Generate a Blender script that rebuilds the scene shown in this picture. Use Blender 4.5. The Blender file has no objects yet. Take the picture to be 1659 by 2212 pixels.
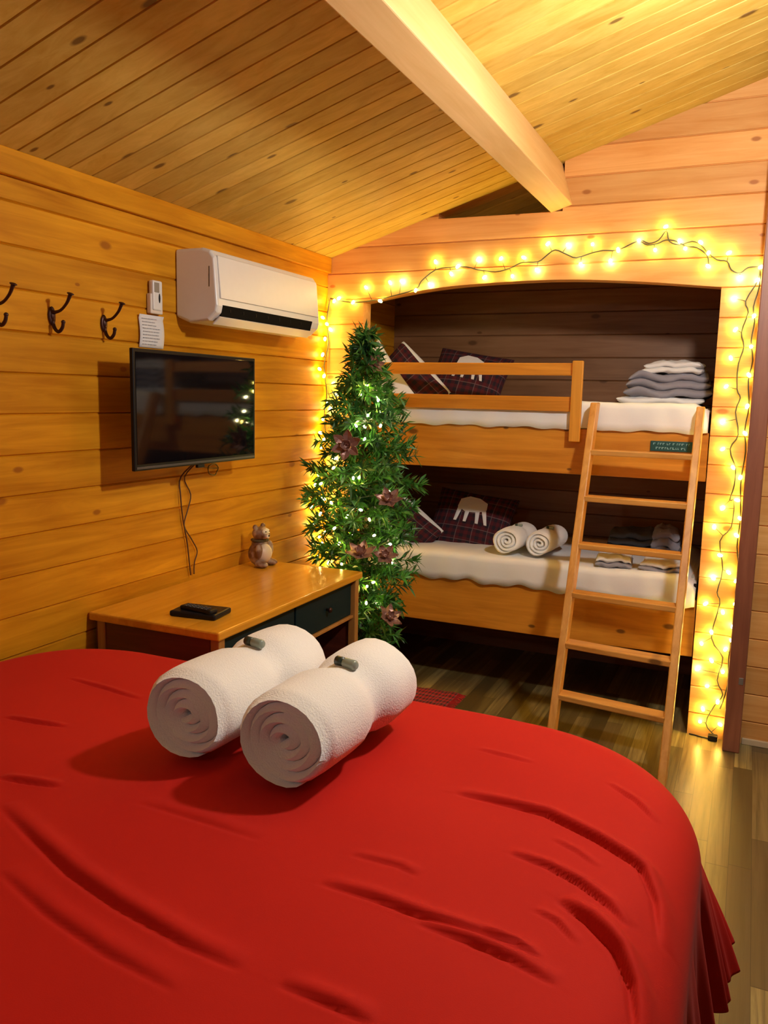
import bpy, bmesh, math, random
import numpy as np
from mathutils import Vector, Matrix, Euler, noise
random.seed(7)
PI = math.pi
scn = bpy.context.scene
COL = scn.collection

# ------------------------------------------------------------------ camera
CAM = np.array([2.064755, -3.85, 1.5092])
YAW, PITCH, ROLL, FPX = 0.41991368, -0.14176213, 0.0218813, 1767.24
_f = np.array([-math.sin(YAW)*math.cos(PITCH), math.cos(YAW)*math.cos(PITCH), math.sin(PITCH)])
_r = np.array([math.cos(YAW), math.sin(YAW), 0]); _u = np.cross(_r, _f)
CR = math.cos(ROLL)*_r + math.sin(ROLL)*_u
CU = -math.sin(ROLL)*_r + math.cos(ROLL)*_u
def on(ax, val, px, py):
    """point of the real plane axis=val that is seen at a place of the photograph"""
    d = _f + CR*(px-829.5)/FPX - CU*(py-1106)/FPX
    return CAM + d*(val-CAM[ax])/d[ax]
cd = bpy.data.cameras.new('camera'); cam = bpy.data.objects.new('camera', cd); COL.objects.link(cam)
cd.sensor_fit = 'VERTICAL'; cd.sensor_height = 36; cd.lens = 36*FPX/2212; cd.clip_start = 0.02
cam.matrix_world = Matrix([[CR[i], CU[i], -_f[i], CAM[i]] for i in range(3)] + [[0, 0, 0, 1]])
scn.camera = cam

# ------------------------------------------------------------------ materials
class NT:
    def __init__(s, name):
        s.m = bpy.data.materials.new(name); s.m.use_nodes = True
        s.t = s.m.node_tree; s.t.nodes.clear()
        s.out = s.n('ShaderNodeOutputMaterial'); s.b = s.n('ShaderNodeBsdfPrincipled')
        s.l(s.b.outputs[0], s.out.inputs[0])
    def n(s, t, **k):
        x = s.t.nodes.new(t)
        for a, v in k.items(): setattr(x, a, v)
        return x
    def l(s, a, b): s.t.links.new(a, b)
    def inp(s, sock, v):
        if hasattr(v, 'is_output') or isinstance(v, bpy.types.NodeSocket): s.l(v, sock)
        else: sock.default_value = v
    def math(s, op, a, b=0.0, c=0.0, clamp=False):
        x = s.n('ShaderNodeMath', operation=op, use_clamp=clamp)
        s.inp(x.inputs[0], a); s.inp(x.inputs[1], b); s.inp(x.inputs[2], c); return x.outputs[0]
    def mix(s, f, a, b, mode='MIX'):
        x = s.n('ShaderNodeMix', data_type='RGBA', blend_type=mode)
        s.inp(x.inputs[0], f); s.inp(x.inputs[6], a); s.inp(x.inputs[7], b); return x.outputs[2]
    def comb(s, x, y, z):
        c = s.n('ShaderNodeCombineXYZ')
        for i, v in enumerate((x, y, z)): s.inp(c.inputs[i], v)
        return c.outputs[0]
    def noise(s, vec, scale, detail=3, rough=.5, dist=0):
        x = s.n('ShaderNodeTexNoise'); s.l(vec, x.inputs['Vector'])
        x.inputs['Scale'].default_value = scale; x.inputs['Detail'].default_value = detail
        x.inputs['Roughness'].default_value = rough; x.inputs['Distortion'].default_value = dist
        return x.outputs['Fac']
    def ramp(s, v, stops):
        x = s.n('ShaderNodeValToRGB'); s.l(v, x.inputs[0]); e = x.color_ramp.elements
        while len(e) < len(stops): e.new(.5)
        for i, (p, c) in enumerate(stops):
            e[i].position = p; e[i].color = c if len(c) == 4 else (*c, 1)
        return x.outputs[0]
    def xyz(s):
        tc = s.n('ShaderNodeTexCoord'); sp = s.n('ShaderNodeSeparateXYZ'); s.l(tc.outputs['Object'], sp.inputs[0])
        return tc.outputs['Object'], sp.outputs
    def bump(s, h, strength=.3, dist=.01):
        x = s.n('ShaderNodeBump'); x.inputs['Strength'].default_value = strength; x.inputs['Distance'].default_value = dist
        s.l(h, x.inputs['Height']); s.l(x.outputs[0], s.b.inputs['Normal'])
    def fin(s, color=None, rough=.6, metal=0, spec=None, emit=None, es=0, coat=0):
        if color is not None:
            s.inp(s.b.inputs['Base Color'], color if not isinstance(color, tuple) else (*color[:3], 1))
        s.inp(s.b.inputs['Roughness'], rough); s.b.inputs['Metallic'].default_value = metal
        if spec is not None: s.b.inputs['Specular IOR Level'].default_value = spec
        if emit: s.b.inputs['Emission Color'].default_value = (*emit, 1); s.b.inputs['Emission Strength'].default_value = es
        if coat: s.b.inputs['Coat Weight'].default_value = coat; s.b.inputs['Coat Roughness'].default_value = .15
        return s.m

def wood(name, light, dark, along=1, across=2, pitch=.126, off=0., knots=.5, rough=.45, vary=.25, grain=1.0, knot_col=(.09, .03, .008), coat=0, spec=.5):
    t = NT(name); _, o = t.xyz()
    third = 3-along-across
    u, v, w = o[along], o[across], o[third]
    idn = t.math('FLOOR', t.math('DIVIDE', t.math('SUBTRACT', v, off), pitch))
    wn = t.n('ShaderNodeTexWhiteNoise', noise_dimensions='1D'); t.l(idn, wn.inputs['W'])
    sh = t.math('MULTIPLY', wn.outputs['Value'], 17.0)
    uu = t.math('ADD', u, sh)
    vec = t.comb(t.math('MULTIPLY', uu, 1.1), t.math('MULTIPLY', v, 16), t.math('MULTIPLY', w, 16))
    g = t.noise(vec, 1.6, 5, .62, .8)
    vec2 = t.comb(t.math('MULTIPLY', uu, 2.0), t.math('MULTIPLY', v, 7), t.math('MULTIPLY', w, 7))
    g2 = t.noise(vec2, 1.0, 2, .5, .3)
    gg = t.math('ADD', t.math('MULTIPLY', g, .6), t.math('MULTIPLY', g2, .4))
    c = t.mix(t.ramp(gg, [(.36, (0, 0, 0)), (.66, (1, 1, 1))]), (*dark, 1), (*light, 1))
    mid = tuple((a+b)/2 for a, b in zip(light, dark))
    c = t.mix(grain, (*mid, 1), c)
    # per-board tone
    tone = t.math('MULTIPLY_ADD', wn.outputs['Value'], vary, 1-vary*.6)
    hs = t.n('ShaderNodeHueSaturation'); t.l(c, hs.inputs['Color']); t.l(tone, hs.inputs['Value'])
    c = hs.outputs[0]
    # knots
    kv = t.comb(t.math('MULTIPLY', uu, 3.0), t.math('MULTIPLY', v, 6.0), 0.0)
    vo = t.n('ShaderNodeTexVoronoi', voronoi_dimensions='2D'); t.l(kv, vo.inputs['Vector']); vo.inputs['Scale'].default_value = 1.0
    sep = t.n('ShaderNodeSeparateColor'); t.l(vo.outputs['Color'], sep.inputs[0])
    has = t.math('LESS_THAN', sep.outputs[0], knots)
    size = t.math('MULTIPLY_ADD', sep.outputs[1], .07, .035)
    k = t.math('SUBTRACT', 1.0, t.math('DIVIDE', vo.outputs['Distance'], size), clamp=True)
    k = t.math('MULTIPLY', t.math('MULTIPLY', t.ramp(k, [(0, (0, 0, 0)), (.45, (1, 1, 1))]), has), .8)
    c = t.mix(k, c, (*knot_col, 1))
    t.bump(gg, .12, .004)
    return t.fin(c, rough, coat=coat, spec=spec)

M = {}
M['wall_left'] = wood('pine_wall', (.76, .345, .014), (.48, .175, .004), 1, 2, .126, .04, .3, knot_col=(.30, .085, .008), spec=.15)
M['wall_back'] = wood('pine_wall_back', (.84, .46, .16), (.68, .30, .075), 0, 2, .126, .104, .3, knot_col=(.34, .11, .03), spec=.2)
M['wall_end'] = wood('pine_wall_end', (.84, .40, .07), (.56, .20, .02), 1, 2, .126, .04, .22)
M['ceiling'] = wood('pine_ceiling', (.72, .51, .125), (.54, .34, .055), 0, 1, .1, .02, .6, .5, spec=.15)
M['beam'] = wood('pine_beam', (.82, .54, .24), (.70, .42, .15), 1, 0, .5, 0, .15, .5, .05)
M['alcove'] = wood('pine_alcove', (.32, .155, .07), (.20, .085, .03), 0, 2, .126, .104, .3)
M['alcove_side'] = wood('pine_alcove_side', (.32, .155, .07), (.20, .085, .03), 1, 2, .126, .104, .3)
M['honey_x'] = wood('honey_pine', (.80, .34, .035), (.52, .18, .012), 0, 2, .6, .3, .5, .35, .1)
M['honey_v'] = wood('honey_pine_upright', (.80, .36, .04), (.60, .24, .02), 2, 0, .6, .3, .1, .35, .1)
M['ladder'] = wood('ladder_pine', (.74, .37, .085), (.50, .20, .03), 2, 0, .5, .3, .1, .4, .1)
M['rung'] = wood('rung_pine', (.74, .37, .085), (.50, .20, .03), 0, 2, .5, .3, .1, .4, .1)
M['tabletop'] = wood('table_pine', (.80, .38, .03), (.64, .27, .014), 1, 0, .14, 0, .08, .22, .12, coat=.3)
M['tableside'] = wood('dark_stained_side', (.17, .035, .016), (.07, .014, .008), 0, 2, .3, 0, 0, .4, .1)
M['tableleg'] = wood('table_leg_wood', (.50, .24, .06), (.34, .14, .03), 2, 0, .5, .2, 0, .4, .1)
M['post'] = wood('dark_brown_post', (.34, .125, .065), (.20, .065, .035), 2, 0, .5, 0, .1, .45, .1)

def plain(name, col, rough=.5, metal=0, **k):
    t = NT(name); v, _ = t.xyz()
    n = t.noise(v, 30, 2)
    c = t.mix(t.math('MULTIPLY', n, .25), (*col, 1), (*[x*.8 for x in col], 1))
    return t.fin(c, rough, metal, **k)
def cloth(name, col, scale=300, bump=.25, rough=.9, mott=.15, sheen=0):
    t = NT(name); v, _ = t.xyz()
    n = t.noise(v, scale, 2); n2 = t.noise(v, 9, 3)
    c = t.mix(t.math('MULTIPLY', n2, mott*2), (*col, 1), (*[x*.7 for x in col], 1))
    t.bump(n, bump, .003)
    if sheen: t.b.inputs['Sheen Weight'].default_value = sheen
    return t.fin(c, rough)
M['red'] = cloth('red_brushed_cotton', (.52, .011, .005), 500, .08, .8, .12, .02)
M['red'].node_tree.nodes['Principled BSDF'].inputs['Specular IOR Level'].default_value = .18
M['white_cloth'] = cloth('white_cotton', (.82, .82, .82), 400, .15, .9, .06)
M['towel'] = cloth('white_terry', (.90, .89, .87), 260, .6, .95, .04, .3)
M['grey_cloth'] = cloth('grey_fleece', (.30, .29, .34), 200, .4, .95, .2)
M['dark_grey_cloth'] = cloth('charcoal_fleece', (.09, .10, .12), 200, .4, .95, .2)
M['plastic'] = plain('white_plastic', (.80, .79, .75), .3)
M['plastic_warm'] = plain('cream_plastic', (.78, .70, .60), .4)
M['black'] = plain('black_plastic', (.010, .010, .012), .4, spec=.2)
M['slot'] = plain('vent_black', (.005, .005, .005), .8, spec=.1)
M['screen'] = plain('glossy_screen', (.004, .004, .006), .06, spec=.5)
M['iron'] = plain('dark_bronze_iron', (.06, .022, .016), .4, .6)
M['mattress'] = cloth('mattress_ticking', (.6, .57, .5))
M['teal'] = plain('dark_teal_paint', (.003, .018, .022), .6, spec=.2)
M['plaque'] = plain('dark_green_plaque', (.012, .07, .07), .35)
M['plaque_text'] = plain('pale_teal_lettering', (.28, .50, .52), .5)
M['paper'] = plain('white_paper', (.82, .80, .78), .8)
M['ink'] = plain('grey_ink', (.42, .42, .46), .8)
M['wire'] = plain('olive_wire', (.07, .085, .05), .5)
M['brown_wire'] = plain('brown_wire', (.10, .035, .012), .5)
M['needle'] = None
M['glitter'] = plain('dusty_rose_glitter', (.36, .20, .17), .35, .5)
M['trunk'] = plain('tree_bark', (.05, .03, .015), .9)
M['bottle'] = plain('pale_green_bottle', (.28, .33, .28), .25)
M['cap'] = plain('dark_green_cap', (.02, .035, .025), .35)
M['wire_grey'] = plain('grey_steel', (.4, .4, .4), .4, .8)
def foliage(name, a, b):
    t = NT(name); v, _ = t.xyz(); n = t.noise(v, 14, 3)
    c = t.mix(t.ramp(n, [(.35, (0, 0, 0)), (.65, (1, 1, 1))]), (*a, 1), (*b, 1))
    t.b.inputs['Subsurface Weight'].default_value = 0
    return t.fin(c, .45)
M['needle'] = foliage('green_tinsel_needles', (.006, .05, .016), (.07, .27, .035))
def emis(name, col, s):
    t = NT(name); return t.fin(col, .3, emit=col, es=s)
M['bulb'] = emis('warm_fairy_light', (1, .70, .13), 130)
M['bulb_pale'] = emis('pale_fairy_light', (1, .84, .42), 110)
M['lamp'] = emis('lamp_glow', (1, .93, .87), 640)
M['lamp_fill'] = emis('added_fill_glow', (1, .93, .88), 120)  # emission of the added fill lamp
def tartan(name, red=(.085, .005, .010), blk=(.012, .006, .014), s=26):
    t = NT(name); _, o = t.xyz()
    def stripe(c, f, w):
        return t.math('GREATER_THAN', t.math('SINE', t.math('MULTIPLY', c, f)), w)
    tc = t.n('ShaderNodeTexCoord'); sp = t.n('ShaderNodeSeparateXYZ'); t.l(tc.outputs['UV'], sp.inputs[0])
    a = stripe(sp.outputs[0], s*2, 0.0); b = stripe(sp.outputs[1], s*2, 0.0)
    f = t.math('MULTIPLY', t.math('ADD', a, b), .5)
    c = t.mix(f, (*red, 1), (*blk, 1))
    th = t.math('MAXIMUM', stripe(sp.outputs[0], s, .985), stripe(sp.outputs[1], s, .985))
    c = t.mix(t.math('MULTIPLY', th, .22), c, (.4, .3, .3, 1))
    return t.fin(c, .9)
M['tartan'] = tartan('red_black_tartan')
M['tartan_bright'] = tartan('red_plaid_fleece', (.40, .012, .015), (.05, .01, .012), 40)

def floor_mat():
    t = NT('laminate_floor'); _, o = t.xyz(); u, v = o[1], o[0]
    pitch = .07
    idn = t.math('FLOOR', t.math('DIVIDE', v, pitch))
    wn = t.n('ShaderNodeTexWhiteNoise', noise_dimensions='1D'); t.l(idn, wn.inputs['W'])
    uo = t.math('ADD', u, t.math('MULTIPLY', wn.outputs['Value'], 9.0))
    idl = t.math('FLOOR', t.math('DIVIDE', uo, .8))
    w2 = t.n('ShaderNodeTexWhiteNoise', noise_dimensions='2D'); t.l(t.comb(idn, idl, 0.0), w2.inputs['Vector'])
    c = t.ramp(w2.outputs['Value'], [(0, (.06, .045, .018)), (.3, (.13, .095, .035)), (.55, (.21, .16, .055)), (.8, (.36, .28, .11)), (1, (.10, .065, .03))])
    vec = t.comb(t.math('MULTIPLY', uo, 1.3), t.math('MULTIPLY', v, 30), 0.0)
    g = t.noise(vec, 1.5, 5, .65, .6)
    c = t.mix(t.ramp(g, [(.35, (.8, .8, .8)), (.62, (0, 0, 0))]), c, (.08, .05, .018, 1))
    fr = t.math('FRACT', t.math('DIVIDE', v, pitch))
    edge = t.math('MAXIMUM', t.math('LESS_THAN', fr, .025), t.math('LESS_THAN', t.math('FRACT', t.math('DIVIDE', uo, .8)), .004))
    c = t.mix(t.math('MULTIPLY', edge, .8), c, (.03, .02, .01, 1))
    t.bump(g, .08, .003)
    return t.fin(c, .33, spec=.5)
M['floor'] = floor_mat()

# ------------------------------------------------------------------ mesh helpers
def new_bm(): return bmesh.new()
def add_box(bm, lo, hi, rot=None, piv=None):
    vs = [bm.verts.new((x, y, z)) for x in (lo[0], hi[0]) for y in (lo[1], hi[1]) for z in (lo[2], hi[2])]
    for f in ((0, 1, 3, 2), (4, 6, 7, 5), (0, 4, 5, 1), (2, 3, 7, 6), (0, 2, 6, 4), (1, 5, 7, 3)):
        bm.faces.new([vs[i] for i in f])
    if rot is not None:
        bmesh.ops.rotate(bm, verts=vs, cent=piv or (0, 0, 0), matrix=rot)
    return vs
def add_hexa(bm, a, b):
    """box between two quads of four points"""
    va = [bm.verts.new(p) for p in a]; vb = [bm.verts.new(p) for p in b]
    bm.faces.new(va[::-1]); bm.faces.new(vb)
    for i in range(4): bm.faces.new((va[i], va[(i+1) % 4], vb[(i+1) % 4], vb[i]))
def add_beam(bm, p, q, w, h, side=(1, 0, 0)):
    p, q = Vector(p), Vector(q); d = (q-p).normalized(); s = Vector(side); s = (s-d*s.dot(d)).normalized(); n = d.cross(s)
    f = lambda c: [c - s*w/2 - n*h/2, c + s*w/2 - n*h/2, c + s*w/2 + n*h/2, c - s*w/2 + n*h/2]
    add_hexa(bm, f(p), f(q))
def smooth_path(pts, sub=4):
    pts = [Vector(p) for p in pts]; out = []
    for i in range(len(pts)-1):
        p0 = pts[max(i-1, 0)]; p1 = pts[i]; p2 = pts[i+1]; p3 = pts[min(i+2, len(pts)-1)]
        for k in range(sub):
            t = k/sub
            out.append(.5*((2*p1)+(p2-p0)*t+(2*p0-5*p1+4*p2-p3)*t*t+(3*p1-p0-3*p2+p3)*t**3))
    out.append(pts[-1]); return out
def add_tube(bm, pts, r, seg=8, sub=4, cap=True):
    P = smooth_path(pts, sub) if sub > 1 else [Vector(p) for p in pts]
    n = len(P); rr = (lambda t: r) if not callable(r) else r
    up = None; rings = []
    for i, p in enumerate(P):
        d = (P[min(i+1, n-1)]-P[max(i-1, 0)]).normalized()
        if up is None: up = d.orthogonal().normalized()
        up = (up-d*up.dot(d)).normalized(); s = d.cross(up); ra = rr(i/(n-1))
        rings.append([bm.verts.new(p+(up*math.cos(a)+s*math.sin(a))*ra) for a in [2*PI*k/seg for k in range(seg)]])
    for a, b in zip(rings, rings[1:]):
        for k in range(seg): bm.faces.new((a[k], a[(k+1) % seg], b[(k+1) % seg], b[k]))
    if cap: bm.faces.new(rings[0][::-1]); bm.faces.new(rings[-1])
def add_lathe(bm, prof, c=(0, 0, 0), seg=20):
    rings = []
    for r, z in prof:
        rings.append([bm.verts.new((c[0]+max(r, 1e-4)*math.cos(2*PI*k/seg), c[1]+max(r, 1e-4)*math.sin(2*PI*k/seg), c[2]+z)) for k in range(seg)])
    for a, b in zip(rings, rings[1:]):
        for k in range(seg): bm.faces.new((a[k], a[(k+1) % seg], b[(k+1) % seg], b[k]))
    bm.faces.new(rings[0][::-1]); bm.faces.new(rings[-1])
def add_blob(bm, c, s, rot=None, sub=3):
    g = bmesh.ops.create_icosphere(bm, subdivisions=sub, radius=1)['verts']
    m = Matrix.Translation(c) @ (rot.to_4x4() if rot else Matrix()) @ Matrix.Diagonal((*s, 1))
    bmesh.ops.transform(bm, matrix=m, verts=g)
def add_prism(bm, poly, axis, a, b):
    """polygon in the other two axes, extruded along axis from a to b"""
    def mk(p, v):
        q = list(p); q.insert(axis, v); return q
    va = [bm.verts.new(mk(p, a)) for p in poly]; vb = [bm.verts.new(mk(p, b)) for p in poly]
    bm.faces.new(va[::-1]); bm.faces.new(vb); n = len(poly)
    for i in range(n): bm.faces.new((va[i], va[(i+1) % n], vb[(i+1) % n], vb[i]))
def obj(name, bm, mat, parent=None, smooth=False, bevel=0, subsurf=0, loc=None):
    bmesh.ops.recalc_face_normals(bm, faces=bm.faces)
    me = bpy.data.meshes.new(name); bm.to_mesh(me); bm.free()
    o = bpy.data.objects.new(name, me); COL.objects.link(o)
    me.materials.append(mat)
    if smooth:
        for p in me.polygons: p.use_smooth = True
    if bevel:
        b = o.modifiers.new('bevel', 'BEVEL'); b.width = bevel; b.segments = 2; b.limit_method = 'ANGLE'
    if subsurf:
        s = o.modifiers.new('subdivision', 'SUBSURF'); s.levels = subsurf; s.render_levels = subsurf
    if parent: 
        o.parent = parent
        o.matrix_parent_inverse = parent.matrix_basis.inverted()
    if loc is not None: o.location = loc
    return o
def bake(o):
    """replace an object's modifiers by their result"""
    dg = bpy.context.evaluated_depsgraph_get(); dg.update()
    me = bpy.data.meshes.new_from_object(o.evaluated_get(dg)); o.modifiers.clear(); o.data = me
def tag(o, label, cat, group=None):
    o['label'] = label; o['category'] = cat
    if group: o['group'] = group
    return o
def thing(name, label, cat, loc=(0, 0, 0), group=None):
    o = bpy.data.objects.new(name, None); COL.objects.link(o); o.location = loc; o.empty_display_size = .05
    return tag(o, label, cat, group)
def struct(o, label=None):
    o['kind'] = 'structure'
    if label: o['label'] = label
    return o

# ------------------------------------------------------------------ room shell
SL, Z0 = .311, 2.196                 # roof slope and its height at the left wall
roof = lambda x: Z0 + SL*x
XR, YF, YB = 3.5, -5.2, .87          # right wall, wall behind the camera, back of the bunk alcove
def groove_profile(lo, hi, pitch, off, depth=.007, half=.0045):
    pr = [(lo, 0)]; k = math.ceil((lo+half-off)/pitch)
    while off+k*pitch < hi-half:
        v = off+k*pitch
        if v-half > lo: pr += [(v-half, 0), (v, depth), (v+half, 0)]
        k += 1
    pr.append((hi, 0)); return pr
def grooved_slab(axis_run, a, b, prof, face, back, flat, sgn):
    """boards with v-grooves: prof runs over the across axis, depth measured from face toward back"""
    bm = new_bm()
    poly = []
    for v, d in prof: poly.append((v, face+sgn*d))
    poly += [(prof[-1][0], back), (prof[0][0], back)]
    across, thick = flat
    def mk(p, r):
        q = [0, 0, 0]; q[axis_run] = r; q[across] = p[0]; q[thick] = p[1]; return q
    va = [bm.verts.new(mk(p, a)) for p in poly]; vb = [bm.verts.new(mk(p, b)) for p in poly]; n = len(poly)
    bm.faces.new(va[::-1]); bm.faces.new(vb)
    for i in range(n): bm.faces.new((va[i], va[(i+1) % n], vb[(i+1) % n], vb[i]))
    return bm
# left wall
struct(obj('wall_left', grooved_slab(1, YF, YB+.1, groove_profile(0, 2.24, .126, .04), 0, -.1, (2, 0), -1), M['wall_left']))
bm = new_bm(); add_box(bm, (.001, YF, 2.125), (.022, -.001, 2.202)); struct(obj('trim_1', bm, M['wall_left'], bevel=.004), 'pine cornice board under the ceiling')
# floor
bm = new_bm(); add_box(bm, (-.1, YF-.1, -.08), (XR+.1, YB+.1, 0)); struct(obj('floor', bm, M['floor']))
# ceiling: sloped boards, one groove every 10 cm
bm = new_bm(); pr = groove_profile(YF-.1, YB+.1, .1, .02, .006, .004)
poly = [(v, -d) for v, d in pr]
def cpt(x, y, d): n = Vector((-SL, 0, 1)).normalized(); return Vector((x, y, roof(x))) + n*(-d)
top = [bm.verts.new(cpt(-.1, v, d)) for v, d in poly] + [bm.verts.new(cpt(-.1, pr[-1][0], -.1)), bm.verts.new(cpt(-.1, pr[0][0], -.1))]
bot = [bm.verts.new(cpt(XR+.1, v, d)) for v, d in poly] + [bm.verts.new(cpt(XR+.1, pr[-1][0], -.1)), bm.verts.new(cpt(XR+.1, pr[0][0], -.1))]
bm.faces.new(top); bm.faces.new(bot[::-1]); n = len(top)
for i in range(n): bm.faces.new((top[i], top[(i+1) % n], bot[(i+1) % n], bot[i]))
struct(obj('ceiling', bm, M['ceiling']))
# back wall with the arched bunk opening and the gap under the roof
bm = grooved_slab(0, 0, XR, groove_profile(0, 3.6, .126, .104), 0, .09, (2, 1), 1)
wb = obj('wall_back', bm, M['wall_back'])
cut = new_bm()
arch = [(.205, -.1)] + [(p.x, p.y) for p in smooth_path([(.205, 1.975, 0), (.45, 2.015, 0), (.736, 2.043, 0), (1.18, 2.052, 0), (1.55, 2.031, 0), (1.895, 1.996, 0)], 5)] + [(1.895, -.1)]
add_prism(cut, [(x, z) for x, z in arch], 1, -.05, .15)
add_prism(cut, [(.60, 2.357), (1.20, 2.353), (1.20, 3.5), (.60, 3.5)], 1, -.05, .15)
co = obj('cutter', cut, M['wall_back'])
m = wb.modifiers.new('cut', 'BOOLEAN'); m.object = co; m.operation = 'DIFFERENCE'; m.solver = 'EXACT'
bake(wb); bpy.data.objects.remove(co)
bm = bmesh.new(); bm.from_mesh(wb.data)          # boards stop at the roof
bmesh.ops.bisect_plane(bm, geom=bm.verts[:]+bm.edges[:]+bm.faces[:], plane_co=(0, 0, Z0+.03), plane_no=Vector((-SL, 0, 1)).normalized(), clear_outer=True)
bm.to_mesh(wb.data); bm.free()
struct(wb, 'pine plank wall with an arched opening for the bunks')
# alcove behind
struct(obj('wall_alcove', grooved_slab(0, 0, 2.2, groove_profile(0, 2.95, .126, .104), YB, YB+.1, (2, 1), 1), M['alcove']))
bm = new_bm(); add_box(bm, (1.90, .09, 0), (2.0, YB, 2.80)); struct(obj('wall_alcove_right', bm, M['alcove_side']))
# ridge purlin under the ceiling
nx = Vector((1, 0, SL)).normalized(); nz = Vector((-SL, 0, 1)).normalized()
bl = Vector((1.147, 0, 2.349)); w_, h_ = .1, .196
q = [bl, bl+nx*w_, bl+nx*w_+nz*h_, bl+nz*h_]
bm = new_bm(); add_prism(bm, [(p.x, p.z) for p in q], 1, YF, .088)
beam = struct(obj('trim_2', bm, M['beam'], bevel=.004), 'square pine purlin running under the sloping ceiling')
# strip of skirting at the right end of the back wall
bm = new_bm(); add_box(bm, (2.125, -.014, 0), (XR, 0, .028)); struct(obj('baseboard_back', bm, plain('cream_trim', (.62, .48, .30), .5), bevel=.003))
# dark post
bm = new_bm(); add_box(bm, (2.048, -.13, 0), (2.118, 0, roof(2.06)-.01))
po = thing('timber_post', 'dark brown full height timber post between string lights and plank wall', 'post', (2.083, -.065, 0))
obj('shaft', bm, M['post'], po, bevel=.005)
bm = new_bm(); add_box(bm, (2.092, -.132, .31), (2.110, -.129, .34)); h = obj('hinge_plate', bm, M['wire_grey'], po, bevel=.001)

# ------------------------------------------------------------------ bunks
bk = thing('bunk_bed', 'built-in honey pine bunk bed with two berths inside the arched alcove', 'bunk bed', (.95, .45, 0))
def part(name, lo, hi, mat, parent, bevel=.004, **k):
    bm = new_bm(); add_box(bm, lo, hi); return obj(name, bm, mat, parent, bevel=bevel, **k)
part('side_board', (.005, .02, 1.16), (1.89, .045, 1.375), M['honey_x'], bk)['label'] = 'upper front board'
part('side_board', (.005, .02, .357), (1.89, .045, .62), M['honey_x'], bk)['label'] = 'lower front board'
part('guard_rail', (.21, -.014, 1.617), (1.292, .003, 1.674), M['honey_x'], bk)
part('guard_rail', (.21, -.014, 1.452), (1.292, .003, 1.520), M['honey_x'], bk)
bm = new_bm(); add_box(bm, (1.288, -.034, 1.315), (1.338, -.0145, 1.684)); add_box(bm, (1.295, -.0150, 1.32), (1.331, .019, 1.365))
obj('guard_post', bm, M['honey_v'], bk, bevel=.004)
part('slatted_base', (.005, .046, 1.19), (1.89, .86, 1.215), M['honey_x'], bk)
part('slatted_base', (.005, .046, .40), (1.89, .86, .425), M['honey_x'], bk)
def sheeted_mattress(name, x0, x1, y0, y1, zb, zt, hem, amp, label, bump=.012):
    """mattress with a sheet whose front edge hangs over the board in a wavy hem"""
    t = thing(name, label, 'mattress', ((x0+x1)/2, (y0+y1)/2, zb))
    part('mattress_core', (x0+.01, y0+.03, zb), (x1-.01, y1, zt-.015), M['mattress'], t)
    bm = new_bm(); N = 120; K = 9; rows = []
    yf = .008
    for i in range(N+1):
        x = x0+(x1-x0)*i/N
        e = min(1, min(i, N-i)/4)
        zz = lambda y: zt + bump*noise.noise(Vector((x*3.1, y*4, zb*7))) + .004*noise.noise(Vector((x*17, y*11, 3)))
        hemz = hem + amp*math.sin(x*21+zb*9)*.6 + amp*.5*math.sin(x*47+1)
        col = [(x, y1, zt-.05)]
        for j in range(K+1):
            y = y1 + (yf+.035-y1)*j/K; col.append((x, y, zz(y)-(1-e)*.03))
        r = .03
        for a in (30, 60, 90):
            aa = math.radians(a); col.append((x, yf+r-r*math.sin(aa)+.002*math.sin(x*60), zz(yf)-r*(1-math.cos(aa))-(1-e)*.03))
        zc = zz(yf)-r
        for f in (.33, .66, 1): col.append((x, yf-.004*f*math.sin(x*34+2)-.003*f, zc+(hemz-zc)*f))
        rows.append([bm.verts.new(c) for c in col])
    for a, b in zip(rows, rows[1:]):
        for k in range(len(a)-1): bm.faces.new((a[k], a[k+1], b[k+1], b[k]))
    o = obj('fitted_sheet', bm, M['white_cloth'], t, smooth=True)
    s = o.modifiers.new('solid', 'SOLIDIFY'); s.thickness = .004; s.offset = -1
    return t
sheeted_mattress('bunk_mattress', .01, 1.885, .05, .86, 1.216, 1.495, 1.372, .006, 'white sheeted mattress on the upper bunk behind the guard rail')
sheeted_mattress('bunk_mattress', .01, 1.885, .05, .86, .426, .725, .592, .012, 'white sheeted mattress on the lower bunk')

# ladder
lad = thing('bunk_ladder', 'slanted honey pine ladder with six rungs leaning on the bunks', 'ladder', (1.63, -.7, 0))
LT, LB = Vector((1.402, -.035, 1.497)), Vector((1.402, -.672, 0))
RT, RB = Vector((1.852, -.045, 1.49)), Vector((1.852, -.745, 0))
for a, b in ((LT, LB), (RT, RB)):
    bm = new_bm(); d = (b-a)
    w, dp = .032, .075
    ctr = lambda p: [(p.x-w/2, p.y-dp/2, p.z), (p.x+w/2, p.y-dp/2, p.z), (p.x+w/2, p.y+dp/2, p.z), (p.x-w/2, p.y+dp/2, p.z)]
    a2 = Vector(a); b2 = Vector(b)
    add_hexa(bm, ctr(b2), ctr(a2)); obj('stile', bm, M['ladder'], lad, bevel=.005)
def at_px(a, b, py):       # point of a stile seen at that height of the photograph
    best = None
    for i in range(400):
        p = a+(b-a)*i/399; v = np.array(p)-CAM
        y = 1106-FPX*(v@CU)/(v@_f)
        if best is None or abs(y-py) < best[0]: best = (abs(y-py), p)
    return best[1]
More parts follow.
